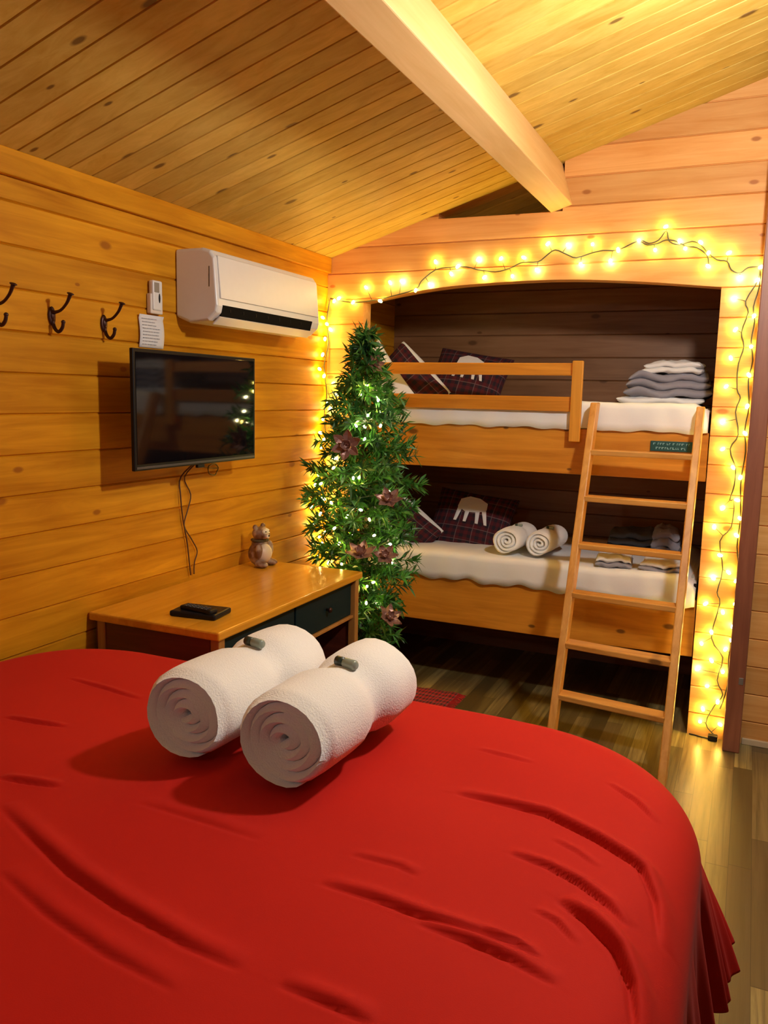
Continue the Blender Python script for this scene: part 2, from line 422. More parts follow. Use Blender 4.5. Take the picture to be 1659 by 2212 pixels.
def rung(pl, pr):
    bm = new_bm(); d = .038
    a = [(pl.x+.012, pl.y-d, pl.z-.012), (pl.x+.012, pl.y+d, pl.z-.012), (pl.x+.012, pl.y+d, pl.z+.012), (pl.x+.012, pl.y-d, pl.z+.012)]
    b = [(pr.x-.012, pr.y-d, pr.z-.012), (pr.x-.012, pr.y+d, pr.z-.012), (pr.x-.012, pr.y+d, pr.z+.012), (pr.x-.012, pr.y-d, pr.z+.012)]
    add_hexa(bm, a, b); obj('rung', bm, M['rung'], lad, bevel=.004)
zs = []
for yl, yr in ((978, 988), (1075, 1092), (1177, 1198), (1285, 1313), (1390, 1430), (1505, 1548)):
    pl, pr_ = at_px(LT, LB, yl), at_px(RT, RB, yr); zs.append((pl.z, pr_.z))
# even spacing fitted through the six rungs that can be seen
zm = [(a+b)/2 for a, b in zs]; step = (zm[0]-zm[-1])/5; z0 = sum(zm)/6 + step*2.5
print('rungs', [round(z, 3) for z in zm], step)
for k in range(6):
    z = z0-step*k
    if z < .05: continue
    t = lambda A, B: A+(B-A)*((A.z-z)/(A.z-B.z))
    rung(t(LT, LB), t(RT, RB))
# plaque
pq = thing('name_plaque', 'small dark green plaque with two pale lines of lettering on the upper bunk board', 'sign', (1.735, .017, 1.32))
a = on(1, .012, 1406, 948); b = on(1, .012, 1499, 970)
z1, z2 = 1.333, 1.287
part('plate', (a[0], .008, z2), (b[0], .0195, z1), M['plaque'], pq, .002)
bm = new_bm(); x = a[0]+.012
for row, zz in ((0, 1.3205), (1, 1.3015)):
    x = a[0]+.012+(0 if row == 0 else .012)
    while x < b[0]-.02-(0 if row == 0 else .014):
        w = random.choice([.006, .008, .010, .005]); h = random.choice([.0085, .010, .0085])
        add_box(bm, (x, .0068, zz-h/2), (x+w*.35, .0082, zz+h/2)); add_box(bm, (x+w*.3, .0068, zz+h/2-.0025), (x+w, .0082, zz+h/2)) if random.random() < .6 else add_box(bm, (x+w*.3, .0068, zz-h/2), (x+w, .0082, zz-h/2+.0025))
        x += w+.0035
        if random.random() < .16: x += .006
obj('lettering', bm, M['plaque_text'], pq)

# ------------------------------------------------------------------ soft goods
def cushion_bm(w, h, t, seed=0, N=22, wr=.006):
    bm = new_bm(); uvl = bm.loops.layers.uv.new('UVMap'); G = {}
    def f(u, v):
        e = lambda a: max(0, 1-abs(a)**2.6)
        pinch = 1-.07*(1-abs(v)**2)*abs(u)**4*0
        x = u*w/2*(1-.06*(1-v*v)); y = v*h/2*(1-.06*(1-u*u))
        z = t/2*(e(u)*e(v))**.42
        z += wr*noise.noise(Vector((u*2.5+seed, v*2.5, seed)))*(e(u)*e(v))**.5
        return x, y, z
    for s in (1, -1):
        for i in range(N+1):
            for j in range(N+1):
                u, v = math.sin((2*i/N-1)*PI/2), math.sin((2*j/N-1)*PI/2)
                edge = i in (0, N) or j in (0, N)
                if s == -1 and edge: G[(s, i, j)] = G[(1, i, j)]; continue
                x, y, z = f(u, v); G[(s, i, j)] = bm.verts.new((x, y, z*s))
        for i in range(N):
            for j in range(N):
                q = [G[(s, i, j)], G[(s, i+1, j)], G[(s, i+1, j+1)], G[(s, i, j+1)]]
                fc = bm.faces.new(q if s == 1 else q[::-1])
                for l, (a, b) in zip(fc.loops, ([(i, j), (i+1, j), (i+1, j+1), (i, j+1)] if s == 1 else [(i, j), (i, j+1), (i+1, j+1), (i+1, j)])):
                    l[uvl].uv = (a/N*w*4, b/N*h*4)
    return bm
def cushion(name, w, h, t, mat, label, cat, loc, rot, seed=0, border=False, motif=None, group=None):
    r = thing(name, label, cat, (0, 0, 0), group)
    obj('cover', cushion_bm(w, h, t, seed), mat, r, smooth=True)
    if border:                                      # a broad white band along the upper edge
        bm = new_bm(); pts = [(-w/2*.97, h/2*.93, 0), (-w/4, h/2*.90, 0), (0, h/2*.89, 0), (w/4, h/2*.90, 0), (w/2*.97, h/2*.93, 0)]
        add_tube(bm, pts, lambda t_: .011+.012*math.sin(PI*t_), 10)
        obj('white_border', bm, M['white_cloth'], r, smooth=True)['label'] = 'white flanged edge'
    if motif:
        bm = new_bm()
        def surf(x, y):
            u, v = min(.98, abs(x/(w/2))), min(.98, abs(y/(h/2)))
            return t/2*((1-u**2.6)*(1-v**2.6))**.42+.006
        def patch(poly, steps=1):
            poly = [(a+.01, b+h*.14) for a, b in poly]
            # flat felt piece laid on the curved front
            c = Vector((sum(p[0] for p in poly)/len(poly), sum(p[1] for p in poly)/len(poly)))
            cv = bm.verts.new((c.x, c.y, surf(*c)+.002)); ring = [bm.verts.new((p[0], p[1], surf(*p))) for p in poly]
            mid = [bm.verts.new(((p[0]+c.x)/2, (p[1]+c.y)/2, surf((p[0]+c.x)/2, (p[1]+c.y)/2)+.0015)) for p in poly]
            n = len(poly)
            for i in range(n):
                bm.faces.new((ring[i], ring[(i+1) % n], mid[(i+1) % n], mid[i])); bm.faces.new((mid[i], mid[(i+1) % n], cv))
        s = motif
        patch([(-.09*s, .0), (-.085*s, .05*s), (-.04*s, .075*s), (.02*s, .07*s), (.07*s, .045*s), (.075*s, .005*s), (.03*s, -.02*s), (-.04*s, -.025*s)])
        for x0, dx in ((-.075, -.01), (-.03, .0), (.025, .015), (.06, .03)):
            patch([((x0-.012)*s, .0), ((x0+.014)*s, .0), ((x0+dx+.010)*s, -.085*s), ((x0+dx-.006)*s, -.085*s)])
        o = obj('animal_applique', bm, M['white_cloth'], r); sm = o.modifiers.new('solid', 'SOLIDIFY'); sm.thickness = .004
        o['label'] = 'white four legged animal patch'
    r.location = loc; r.rotation_euler = rot
    return r
# local x along pillow, y up the pillow, z = front face normal
def R3(tilt, yaw=0, roll=0): # standing pillow: rotate to stand, lean back by tilt
    return (Matrix.Rotation(yaw, 3, 'Z') @ Matrix.Rotation(PI/2-tilt, 3, 'X') @ Matrix.Rotation(roll, 3, 'Z')).to_euler()
def frame(xd, lean):
    x = Vector(xd).normalized(); z = Vector((0, -math.cos(lean), math.sin(lean))); z = (z-x*z.dot(x)).normalized(); y = z.cross(x)
    return Matrix((x, y, z)).transposed(), y
def edge_cushion(name, p1, p2, h, t, lean, *a, **k):
    # cushion whose upper edge runs from p1 down to p2
    p1, p2 = Vector(p1), Vector(p2); m_, y = frame(p2-p1, lean)
    return cushion(name, (p2-p1).length, h, t, *a, (p1+p2)/2-y*h/2, m_.to_euler(), **k)
# upper bunk: head at the left end
edge_cushion('pillow', (.235, .13, 1.80), (.455, .13, 1.51), .26, .10, .25, M['white_cloth'], 'plain white pillow at the left end of the upper bunk', 'pillow', seed=1)
edge_cushion('cushion', (.315, .27, 1.80), (.60, .27, 1.525), .27, .12, .3, M['tartan'], 'dark tartan cushion with slanting white edge on the upper bunk', 'cushion', seed=2, border=True)
m_, y = frame((1, 0, -.16), .55)
cushion('cushion', .42, .34, .13, M['tartan'], 'dark tartan cushion with white animal patch on the upper bunk', 'cushion', (.635, .43, 1.60), m_.to_euler(), 3, False, .9)
# lower bunk
edge_cushion('pillow', (.22, .14, .92), (.44, .14, .74), .24, .10, .3, M['white_cloth'], 'plain white pillow behind the tree on the lower bunk', 'pillow', seed=4)
edge_cushion('cushion', (.275, .27, 1.01), (.585, .27, .785), .27, .12, .3, M['tartan'], 'tartan cushion with slanting white edge beside the tree on lower bunk', 'cushion', seed=5, border=True)
m_, y = frame((1, 0, -.10), .6)
cushion('cushion', .46, .36, .13, M['tartan'], 'tartan cushion with white animal patch propped on the lower bunk', 'cushion', (.68, .44, .825), m_.to_euler(), 6, False, 1.0)

def towel_roll(name, L, R, label, loc, ang, group, cinch=.12, turns=4.2, mat='towel', seed=0, squash=.93, bottle=True, bow=True):
    root = thing(name, label, 'towel', (0, 0, 0), group)
    bm = new_bm(); r0 = R*.16; pitch = (R-r0)/turns; gap = pitch*.05
    NA = int(turns*26); NS = 22; rows = []
    for i in range(NA+1):
        th = 2*PI*turns*i/NA
        ro = r0+pitch*(th/(2*PI))+pitch-gap*.5 - (pitch if 1 else 0); 
        row = []
        for side in (0, 1):
            for s in range(NS+1):
                t = s/NS if side == 0 else 1-s/NS
                y = (t-.5)*L
                tap = min(1, (2*PI*turns-th)/.9+.08); rin = max(.002, ro-pitch+gap); rin_ = rin; ro2 = rin+(ro-rin)*tap; rr = ro2 if side == 0 else rin
                # rounded lips of the cloth at both ends
                e = min(t, 1-t)*L; lip = max(0, 1-e/(pitch*.5)); mid = (ro2+rin)/2
                rr = mid+(rr-mid)*math.sqrt(max(0, 1-lip**2)) if lip > 0 else rr
                layer_out = .010*noise.noise(Vector((th*.5, seed, t)))*(1 if e < .03 else 0)
                c = 1-cinch*math.exp(-((t-.55)/.10)**2) + .05*noise.noise(Vector((math.cos(th)*1.2, math.sin(th)*1.2, t*2.4+seed)))
                c *= 1-.05*(2*abs(t-.5))**6
                y += layer_out*(1 if t > .5 else -1)
                ph = th - 2*PI*turns - PI/2 + .35
                row.append(bm.verts.new((rr*c*math.cos(ph)*1.04, y, rr*c*math.sin(ph)*squash)))
        rows.append(row)
    for a, b in zip(rows, rows[1:]):
        n = len(a)
        for k in range(n): bm.faces.new((a[k], a[(k+1) % n], b[(k+1) % n], b[k]))
    bm.faces.new(rows[0]); bm.faces.new(rows[-1][::-1])
    o = obj('terry_roll', bm, M[mat], root, smooth=True)
    root.location = (loc[0], loc[1], loc[2]); root.rotation_euler = (0, 0, ang)
    return root
ZB = .715
R1 = .122
towel_roll('rolled_towel', .44, R1, 'big rolled white towel on the red duvet, on the left', (1.025, -2.295, ZB+R1*.93), -.03, 'large rolled towels on the duvet', .17, seed=1)
towel_roll('rolled_towel', .44, R1, 'big rolled white towel on the red duvet, on the right', (1.275, -2.310, ZB+R1*.92), -.04, 'large rolled towels on the duvet', .20, seed=4)
def bottle(loc, yaw, label, s=1.0, group=None):
    r = thing('toiletry_bottle', label, 'bottle', (0, 0, 0), group)
    bm = new_bm(); add_lathe(bm, [(.0, 0), (.009*s, 0), (.011*s, .003*s), (.011*s, .030*s), (.008*s, .034*s), (0, .034*s)], seg=16)
    bmesh.ops.rotate(bm, verts=bm.verts, cent=(0, 0, 0), matrix=Matrix.Rotation(PI/2, 3, 'Y'))
    obj('bottle_body', bm, M['bottle'], r, smooth=True)
    bm = new_bm(); add_lathe(bm, [(0, 0), (.0105*s, 0), (.0105*s, -.02*s), (.0, -.021*s)], seg=16)
    bmesh.ops.rotate(bm, verts=bm.verts, cent=(0, 0, 0), matrix=Matrix.Rotation(PI/2, 3, 'Y'))
    obj('cap', bm, M['cap'], r, smooth=True)
    r.location = loc; r.rotation_euler = (0, 0, yaw); return r
bottle((1.022, -2.262, ZB+R1*1.86-.018), -.2, 'tiny dark-capped bottle resting on the left big towel', 1.0, 'bottles on the big towels')
bottle((1.272, -2.275, ZB+R1*1.85-.024), -.25, 'tiny dark-capped bottle resting on the right big towel', 1.05, 'bottles on the big towels')
# bunk towels
towel_roll('rolled_towel', .30, .080, 'small rolled towel on the lower bunk showing a clear spiral', (1.00, .215, .727+.075), -.10, 'small rolled towels on the lower bunk', .12, 3.4, seed=2)
towel_roll('rolled_towel', .30, .078, 'small rolled towel on the lower bunk nearest the ladder', (1.158, .235, .727+.073), -.08, 'small rolled towels on the lower bunk', .12, 3.4, seed=6)
bottle((1.00, .23, .727+.137), -.2, 'tiny bottle on the left small towel of the lower bunk', .7, 'bottles on the small towels')
bottle((1.158, .25, .727+.134), -.2, 'tiny bottle on the small towel nearest the ladder', .7, 'bottles on the small towels')

def folded(name, w, d, h, layers, mat, label, cat, loc, yaw, seed, group=None, mats=None):
    """a stack of rounded cloth folds"""
    root = thing(name, label, cat, (0, 0, 0), group)
    for k in range(layers):
        bm = new_bm(); N = 26; hh = h/layers; sc = 1-.05*k+.03*noise.noise(Vector((k*3.1, seed, 0)))
        ox, oy = .012*noise.noise(Vector((k, seed, 5))), .012*noise.noise(Vector((k, seed, 9)))
        G = {}
        for s in (1, -1):
            for i in range(N+1):
                for j in range(N+1):
                    u, v = math.sin((2*i/N-1)*PI/2), math.sin((2*j/N-1)*PI/2)
                    edge = i in (0, N) or j in (0, N)
                    if s == -1 and edge: G[(s, i, j)] = G[(1, i, j)]; continue
                    e = (max(0, 1-abs(u)**9)*max(0, 1-abs(v)**9))**.5
                    z = hh*k+hh/2+s*hh*.52*e + (.030 if h > .08 else .012)*noise.noise(Vector((u*1.5+seed, v*1.5, k*.18))) + .008*noise.noise(Vector((u*4+seed, v*4, k*.9))) - .012*abs(u)**3*k/layers
                    G[(s, i, j)] = bm.verts.new((u*w/2*sc+ox, v*d/2*sc+oy, z))
            for i in range(N):
                for j in range(N):
                    q = [G[(s, i, j)], G[(s, i+1, j)], G[(s, i+1, j+1)], G[(s, i, j+1)]]
                    bm.faces.new(q if s == 1 else q[::-1])
        obj('fold', bm, M[(mats or [mat]*layers)[k]], root, smooth=True)
    root.location = loc; root.rotation_euler = (0, 0, yaw); return root
folded('folded_towel', .40, .30, .035, 1, 'white_cloth', 'white folded towel under the grey blankets on the upper bunk', 'towel', (1.645, .40, 1.495), .03, 1)
folded('folded_blanket', .40, .32, .12, 3, 'grey_cloth', 'pile of folded grey blanket on the right end of the upper bunk', 'blanket', (1.675, .40, 1.53), .04, 2)
folded('folded_towel', .27, .22, .055, 2, 'white_cloth', 'crumpled white towel topping the grey blanket on the upper bunk', 'towel', (1.70, .36, 1.642), -.06, 3)
folded('folded_blanket', .26, .22, .11, 3, 'dark_grey_cloth', 'charcoal folded blanket at the back right of the lower bunk', 'blanket', (1.53, .62, .725), .05, 4)
folded('folded_blanket', .15, .20, .14, 3, 'grey_cloth', 'pale grey folded blanket behind the ladder on the lower bunk', 'blanket', (1.70, .55, .725), .05, 6)
folded('folded_towel', .17, .24, .05, 2, 'white_cloth', 'white and grey folded towel on the lower bunk, behind ladder left side', 'towel', (1.50, .17, .725), .1, 5, None, ['grey_cloth', 'white_cloth'])
folded('folded_towel', .20, .24, .045, 2, 'white_cloth', 'white and grey folded towel on the lower bunk, behind ladder right side', 'towel', (1.73, .17, .725), -.05, 7, None, ['grey_cloth', 'white_cloth'])

# ------------------------------------------------------------------ bed
bed = thing('double_bed', 'large bed in the foreground under the red duvet', 'bed', (1.0, -2.95, 0))
part('bed_base', (.06, -3.78, .06), (1.93, -2.0, .34), M['tableside'], bed, .02)
bm = new_bm(); add_box(bm, (.05, -3.80, .345), (1.94, -1.99, .60)); obj('mattress', bm, M['mattress'], bed, bevel=.05)
for x in (.15, 1.82):
    for y in (-3.7, -2.1):
        bm = new_bm(); add_lathe(bm, [(.025, 0), (.035, .06)], (x, y, 0)); obj('leg', bm, M['tableside'], bed)
# duvet: a square sheet draped over the rounded bed
X0, X1, Y0, Y1, RC = .10, 1.925, -3.95, -1.945, .30
HB = .705; LO = .47; RB_ = .115
creases = [  # points seen in the photograph, depth, width
 ([(985, 1722), (1080, 1745), (1180, 1772), (1290, 1825), (1385, 1880), (1415, 1935), (1425, 2010)], .020, .018),
 ([(1100, 1855), (1180, 1885), (1250, 1922), (1310, 1965), (1350, 2005)], .014, .014),
 ([(1205, 1955), (1270, 2000), (1330, 2060), (1362, 2120), (1375, 2212)], .026, .020),
 ([(1310, 1698), (1370, 1735), (1415, 1775)], .009, .010),
 ([(690, 1922), (800, 1955), (920, 2000), (1040, 2035), (1150, 2080)], .013, .018),
 ([(1040, 2030), (1110, 2055), (1165, 2082)], .010, .010),
 ([(900, 2010), (1000, 2045), (1100, 2085), (1200, 2140)], .013, .018),
 ([(760, 1860), (860, 1885), (900, 1905)], .006, .014),
 ([(1190, 1825), (1240, 1850), (1290, 1885)], .006, .010),
 ([(1150, 1975), (1200, 2000), (1240, 2045)], .007, .010),
 ([(0, 1700), (60, 1710), (130, 1718)], .012, .014),
 ([(0, 1760), (70, 1830), (150, 1905), (250, 1975), (400, 2060), (520, 2110)], .014, .022),
 ([(10, 1560), (80, 1572), (140, 1578)], .010, .012),
 ([(150, 1470), (230, 1490), (300, 1512)], .007, .012),
 ([(600, 2140), (720, 2190), (800, 2230)], .010, .018),
 ([(0, 1900), (100, 1990), (230, 2080), (380, 2160)], .008, .02),
 ([(1030, 1632), (1090, 1648), (1150, 1662)], .006, .010),
 ([(300, 1750), (430, 1790), (560, 1830)], .005, .02),
]
def duvet():
    step = .0045
    xs = np.arange(X0-.06, X1+LO+1e-6, step); ys = np.arange(Y0-.1, Y1+LO+1e-6, step)
    A, B = np.meshgrid(xs, ys, indexing='ij')
    # nearest point of the inner rounded rectangle
    cx = np.clip(A, X0+RC, X1-RC); cy = np.clip(B, Y0+RC, Y1-RC)
    dx, dy = A-cx, B-cy; dd = np.hypot(dx, dy)+1e-9
    nx_, ny_ = dx/dd, dy/dd
    d = dd-RC; inside = d <= 0
    dB = (RC+LO)/np.maximum(np.abs(nx_), np.abs(ny_))-RC
    cor_ = np.abs(nx_*ny_)*2
    d = np.where(inside, d, d*(LO*(1-.10*cor_)/dB))
    qx, qy = np.where(inside, A, cx+nx_*RC), np.where(inside, B, cy+ny_*RC); d = np.maximum(d, 0)
    corner = np.abs(nx_*ny_)*2*np.where(inside, 0, 1)
    r = RB_; arc = PI*r/2
    ang = np.minimum(d/r, PI/2); down = np.maximum(d-arc, 0)
    along = np.where(np.abs(nx_) > np.abs(ny_), B, A) + .25*np.arctan2(ny_, nx_)
    flare = .11+.36*np.clip(corner, 0, 1)**.7
    out = r*np.sin(ang)+down*flare
    hang = np.clip(down/.3, 0, 1)
    rip = (.020*np.sin(along*2*PI/.17)+.009*np.sin(along*2*PI/.071+1.3))*hang
    rip *= np.where(inside, 0, 1)*(1-.55*corner)
    out = out+rip
    z = HB-r*(1-np.cos(ang))-down*np.sqrt(1-flare**2)
    z = np.maximum(z, .03)
    X = qx+nx_*out*np.where(inside, 0, 1); Y = qy+ny_*out*np.where(inside, 0, 1)
    # puffiness: a broad swell and small undulations
    top = np.clip(1-d/.05, 0, 1)
    sw = .016*np.sin((X-.1)*1.6)*np.sin((Y+4.0)*1.4)
    und = np.zeros_like(X)
    for (fx, fy, ph, am) in ((5, 3, .3, .004), (2.2, 7.5, 1.1, .004), (9, 4, 2.0, .0022), (4, 12, .5, .0018), (14, 9, 3.2, .001), (6, 19, 1.2, .001)):
        und += am*np.sin(fx*X+fy*Y+ph+.6*np.sin(fy*X*.5))
    z = z+(sw+und)*(.25+.75*top)
    for pts, dep, wid in creases:
        P = np.array([on(2, HB, *p)[:2] for p in pts])
        best = np.full(X.shape, 1e9); sgn = np.zeros_like(X); tt = np.zeros_like(X); n = len(P)-1
        for i in range(n):
            a, b = P[i], P[i+1]; ab = b-a; L2 = ab@ab
            t = np.clip(((X-a[0])*ab[0]+(Y-a[1])*ab[1])/L2, 0, 1)
            ex, ey = X-(a[0]+t*ab[0]), Y-(a[1]+t*ab[1]); dist = np.hypot(ex, ey)
            s = np.sign(ab[0]*ey-ab[1]*ex); m_ = dist < best
            best = np.where(m_, dist, best); sgn = np.where(m_, s, sgn); tt = np.where(m_, (i+t)/n, tt)
        D = best*sgn; fade = np.sin(np.clip(tt, .001, .999)*PI)**.55
        # a soft ridge above the line and a sharp dip on the camera's side of it
        z = z + 1.25*fade*dep*(.55*np.exp(-((D-wid*.8)/(wid*.9))**2) - .62*np.exp(-((D+wid*.05)/(wid*.30))**2))
    X = np.maximum(X, .006+.0*X)
    print('duvet', X.shape)
    me = bpy.data.meshes.new('red_duvet'); nxn, nyn = X.shape
    co = np.stack([X, Y, z], -1).reshape(-1, 3)
    idx = np.arange(nxn*nyn).reshape(nxn, nyn)
    F = np.stack([idx[:-1, :-1], idx[1:, :-1], idx[1:, 1:], idx[:-1, 1:]], -1).reshape(-1, 4)
    me.from_pydata(co.tolist(), [], F.tolist())
    me.materials.append(M['red'])
    for p in me.polygons: p.use_smooth = True
    o = bpy.data.objects.new('red_duvet', me); COL.objects.link(o)
    s = o.modifiers.new('solid', 'SOLIDIFY'); s.thickness = .008; s.offset = -1
    return tag(o, 'bright red duvet with curved creases draped over the foreground bed', 'duvet')
duvet()

# ------------------------------------------------------------------ desk
TX, TY0, TY1, TZ = .553, -1.742, -.675, .742
tb = thing('side_table', 'honey topped low desk with dark teal drawer front against the left wall', 'table', (.28, -1.2, 0))
part('table_top', (.006, TY0, TZ-.03), (TX, TY1, TZ), M['tabletop'], tb, .006)
part('side_panel', (.02, TY0+.02, .10), (TX-.05, TY0+.04, TZ-.032), M['tableside'], tb, .002)['label'] = 'dark reddish brown panel'
part('side_panel', (.02, TY1-.04, .10), (TX-.05, TY1-.02, TZ-.032), M['tableside'], tb, .002)['label'] = 'dark reddish brown panel'
part('back_panel', (.012, TY0+.05, .10), (.022, TY1-.05, TZ-.032), M['tableside'], tb, .002)
for x in (.03, TX-.045):
    for y in (TY0+.015, TY1-.05):
        part('leg', (x, y, 0), (x+.034, y+.034, TZ-.031), M['tableleg'], tb, .003)
part('drawer', (.05, TY0+.055, TZ-.185), (TX-.03, (TY0+TY1)/2-.006, TZ-.038), M['teal'], tb, .003)
part('drawer', (.05, (TY0+TY1)/2+.006, TZ-.185), (TX-.03, TY1-.055, TZ-.038), M['teal'], tb, .003)
for o, yc in zip([o for o in tb.children if o.name.startswith('drawer')], (TY0+.29, TY1-.28)):
    bm = new_bm(); add_lathe(bm, [(0, 0), (.006, 0), (.005, .01), (.012, .016), (.010, .024), (0, .026)], seg=14)
    bmesh.ops.rotate(bm, verts=bm.verts, cent=(0, 0, 0), matrix=Matrix.Rotation(PI/2, 3, 'Y'))
    bmesh.ops.translate(bm, verts=bm.verts, vec=(TX-.031, yc, TZ-.11))
    obj('knob', bm, M['iron'], o, smooth=True)
part('rail', (TX-.055, TY0+.05, TZ-.20), (TX-.02, TY1-.05, TZ-.188), M['tableleg'], tb, .002)
part('plinth', (.02, TY0+.05, .08), (TX-.06, TY1-.05, .10), M['teal'], tb, .002)
# TV remote and dish-like set-top box
c = (on(2, TZ, 385, 1328)+on(2, TZ, 515, 1328))/2
part('side_bolt_plate', (1.875, .012, .655), (1.889, .0195, .70), M['black'], bk, .002)['label'] = 'small black fitting'
rb = thing('tv_box', 'flat black box lying on the desk corner nearest the bed', 'set-top box', (.39, -1.60, TZ))
bm = new_bm(); add_box(bm, (-.088, -.060, 0), (.088, .060, .020), Matrix.Rotation(.12, 3, 'Z')); bmesh.ops.translate(bm, verts=bm.verts, vec=(.365, -1.585, TZ)); obj('case', bm, M['black'], rb, bevel=.006)
rc = thing('remote_control', 'black remote control lying on the flat black box', 'remote control', (.39, -1.61, TZ+.018))
bm = new_bm(); add_box(bm, (-.07, -.020, 0), (.07, .020, .016), Matrix.Rotation(-.1, 3, 'Z')); bmesh.ops.translate(bm, verts=bm.verts, vec=(.375, -1.61, TZ+.0185)); obj('case', bm, M['black'], rc, bevel=.006)
bm = new_bm()
for i in range(6):
    for j in range(3):
        add_box(bm, (.325+i*.018, -1.623+j*.011-.002*i, TZ+.0345), (.334+i*.018, -1.617+j*.011-.002*i, TZ+.0365))
obj('buttons', bm, M['dark_grey_cloth'], rc)

# figurine: little sitting bear, head turned toward the tree
def remeshed(name, bm, mat, parent, vox=.0035):
    o = obj(name, bm, mat, parent, smooth=True)
    m = o.modifiers.new('remesh', 'REMESH'); m.mode = 'VOXEL'; m.voxel_size = vox; m.use_smooth_shade = True
    s = o.modifiers.new('smooth', 'SMOOTH'); s.iterations = 4
    return o
fb = thing('bear_figurine', 'small brown and cream sitting bear figurine at the far end of the desk', 'figurine', (.095, -.79, TZ))
bm = new_bm(); c = Vector((.095, -.79, TZ))
def bl_(p, s, rot=None): add_blob(bm, c+Vector((p[0]*1.2, p[1]*1.3, p[2])), (s[0]*1.2, s[1]*1.3, s[2]), rot)
bl_((0, 0, .055), (.042, .046, .056)); bl_((0, 0, .10), (.030, .032, .03)); bl_((.006, -.002, .146), (.032, .034, .032))
bl_((.034, -.016, .140), (.015, .014, .012))
for s in (-1, 1):
    bl_((-.004, s*.024, .176), (.009, .011, .013)); bl_((.030, s*.030-.004, .015), (.028, .016, .0155)); bl_((.022, s*.034-.004, .075), (.014, .013, .036))
t = NT('bear_glaze'); _, o_ = t.xyz(); nn = t.noise(t.comb(o_[0], o_[1], o_[2]), 22, 2)
furm = t.fin(t.mix(t.ramp(nn, [(.42, (0, 0, 0)), (.58, (1, 1, 1))]), (.17, .075, .04, 1), (.42, .30, .22, 1)), .5)
remeshed('body', bm, furm, fb, .003)
bm = new_bm(); add_blob(bm, c+Vector((.026, -.010, .060)), (.034, .044, .044)); obj('belly', bm, plain('cream_glaze', (.62, .50, .42), .4), fb, smooth=True)
bm = new_bm(); add_blob(bm, c+Vector((.037, -.010, .158)), (.012, .026, .014)); add_blob(bm, c+Vector((.056, -.022, .139)), (.006, .012, .008)); obj('face_patch', bm, plain('white_glaze', (.75, .68, .55), .4), fb, smooth=True)
bm = new_bm(); add_blob(bm, c+Vector((.062, -.023, .143)), (.004, .005, .004), None, 2); obj('nose', bm, M['black'], fb, smooth=True)
for q in (-1, 1):
    bm = new_bm(); add_blob(bm, c+Vector((.048, -.012+q*.014, .160)), (.003, .003, .003), None, 2); obj('eye', bm, M['black'], fb, smooth=True)
bm = new_bm(); add_tube(bm, [c+Vector((.034*math.cos(a), .039*math.sin(a), .117)) for a in [2*PI*k/12 for k in range(13)]], .006, 8, 2)
obj('scarf', bm, plain('dark_olive_scarf', (.09, .06, .02), .8), fb, smooth=True)

# ------------------------------------------------------------------ TV
tv = thing('television', 'flat black television on a wall arm above the desk', 'television', (.10, -1.28, 1.44))
TY_0, TY_1, TVZ0, TVZ1 = -1.655, -.913, 1.232, 1.649
part('rear_case', (.118, TY_0+.03, TVZ0+.03), (.14, TY_1-.03, TVZ1-.03), M['black'], tv, .01)
part('housing', (.135, TY_0, TVZ0), (.150, TY_1, TVZ1), M['black'], tv, .003)
part('screen', (.1495, TY_0+.012, TVZ0+.022), (.1515, TY_1-.012, TVZ1-.012), M['screen'], tv, .0005)
part('chin_strip', (.1500, TY_0+.008, TVZ0+.006), (.1518, TY_1-.008, TVZ0+.014), plain('grey_strip', (.06, .06, .07), .4), tv, .0005)
bm = new_bm(); add_box(bm, (.001, -1.34, 1.36), (.014, -1.22, 1.52)); add_beam(bm, (.012, -1.31, 1.44), (.07, -1.20, 1.44), .03, .05); add_beam(bm, (.07, -1.20, 1.44), (.12, -1.29, 1.44), .03, .05)
add_box(bm, (.112, -1.37, 1.36), (.120, -1.21, 1.52)); obj('wall_bracket', bm, M['black'], tv, bevel=.003)
bm = new_bm(); add_box(bm, (.138, -1.305, TVZ0-.012), (.150, -1.265, TVZ0)); obj('sensor', bm, M['black'], tv)
def zpts(lst, x=.012): return [tuple(on(0, x, *p)) for p in lst]
cb = thing('television_cable', 'two dark brown cables hanging from the television down to the desk', 'cable', (.012, -1.2, .75))
bm = new_bm(); add_tube(bm, [(.11, -1.24, 1.25)]+zpts([(391, 1030), (390, 1070), (395, 1120), (404, 1170), (409, 1215), (412, 1242)]), .0032, 6); obj('power_cord', bm, M['brown_wire'], cb, smooth=True)
bm = new_bm(); add_tube(bm, [(.11, -1.23, 1.25)]+zpts([(399, 1030), (412, 1068), (406, 1100), (398, 1135), (414, 1165), (426, 1190), (420, 1215), (419, 1240)]), .0028, 6); obj('aerial_lead', bm, M['brown_wire'], cb, smooth=True)
bm = new_bm(); pts = []
for k in range(33):
    a = 2*PI*k/13; y, z = -1.02+.035*math.cos(a)+.004*math.sin(k), 1.185+.024*math.sin(a)+.003*math.cos(2*k); pts.append((.010+.0008*(k % 5), y, z))
pts = [(.012, -1.13, 1.235), (.010, -1.08, 1.20)]+pts
add_tube(bm, pts, .0024, 6, 2); tag(obj('coiled_cable', bm, plain('olive_lead', (.22, .14, .02), .5), smooth=True), 'thin coiled spare lead under the right side of the television', 'cable')

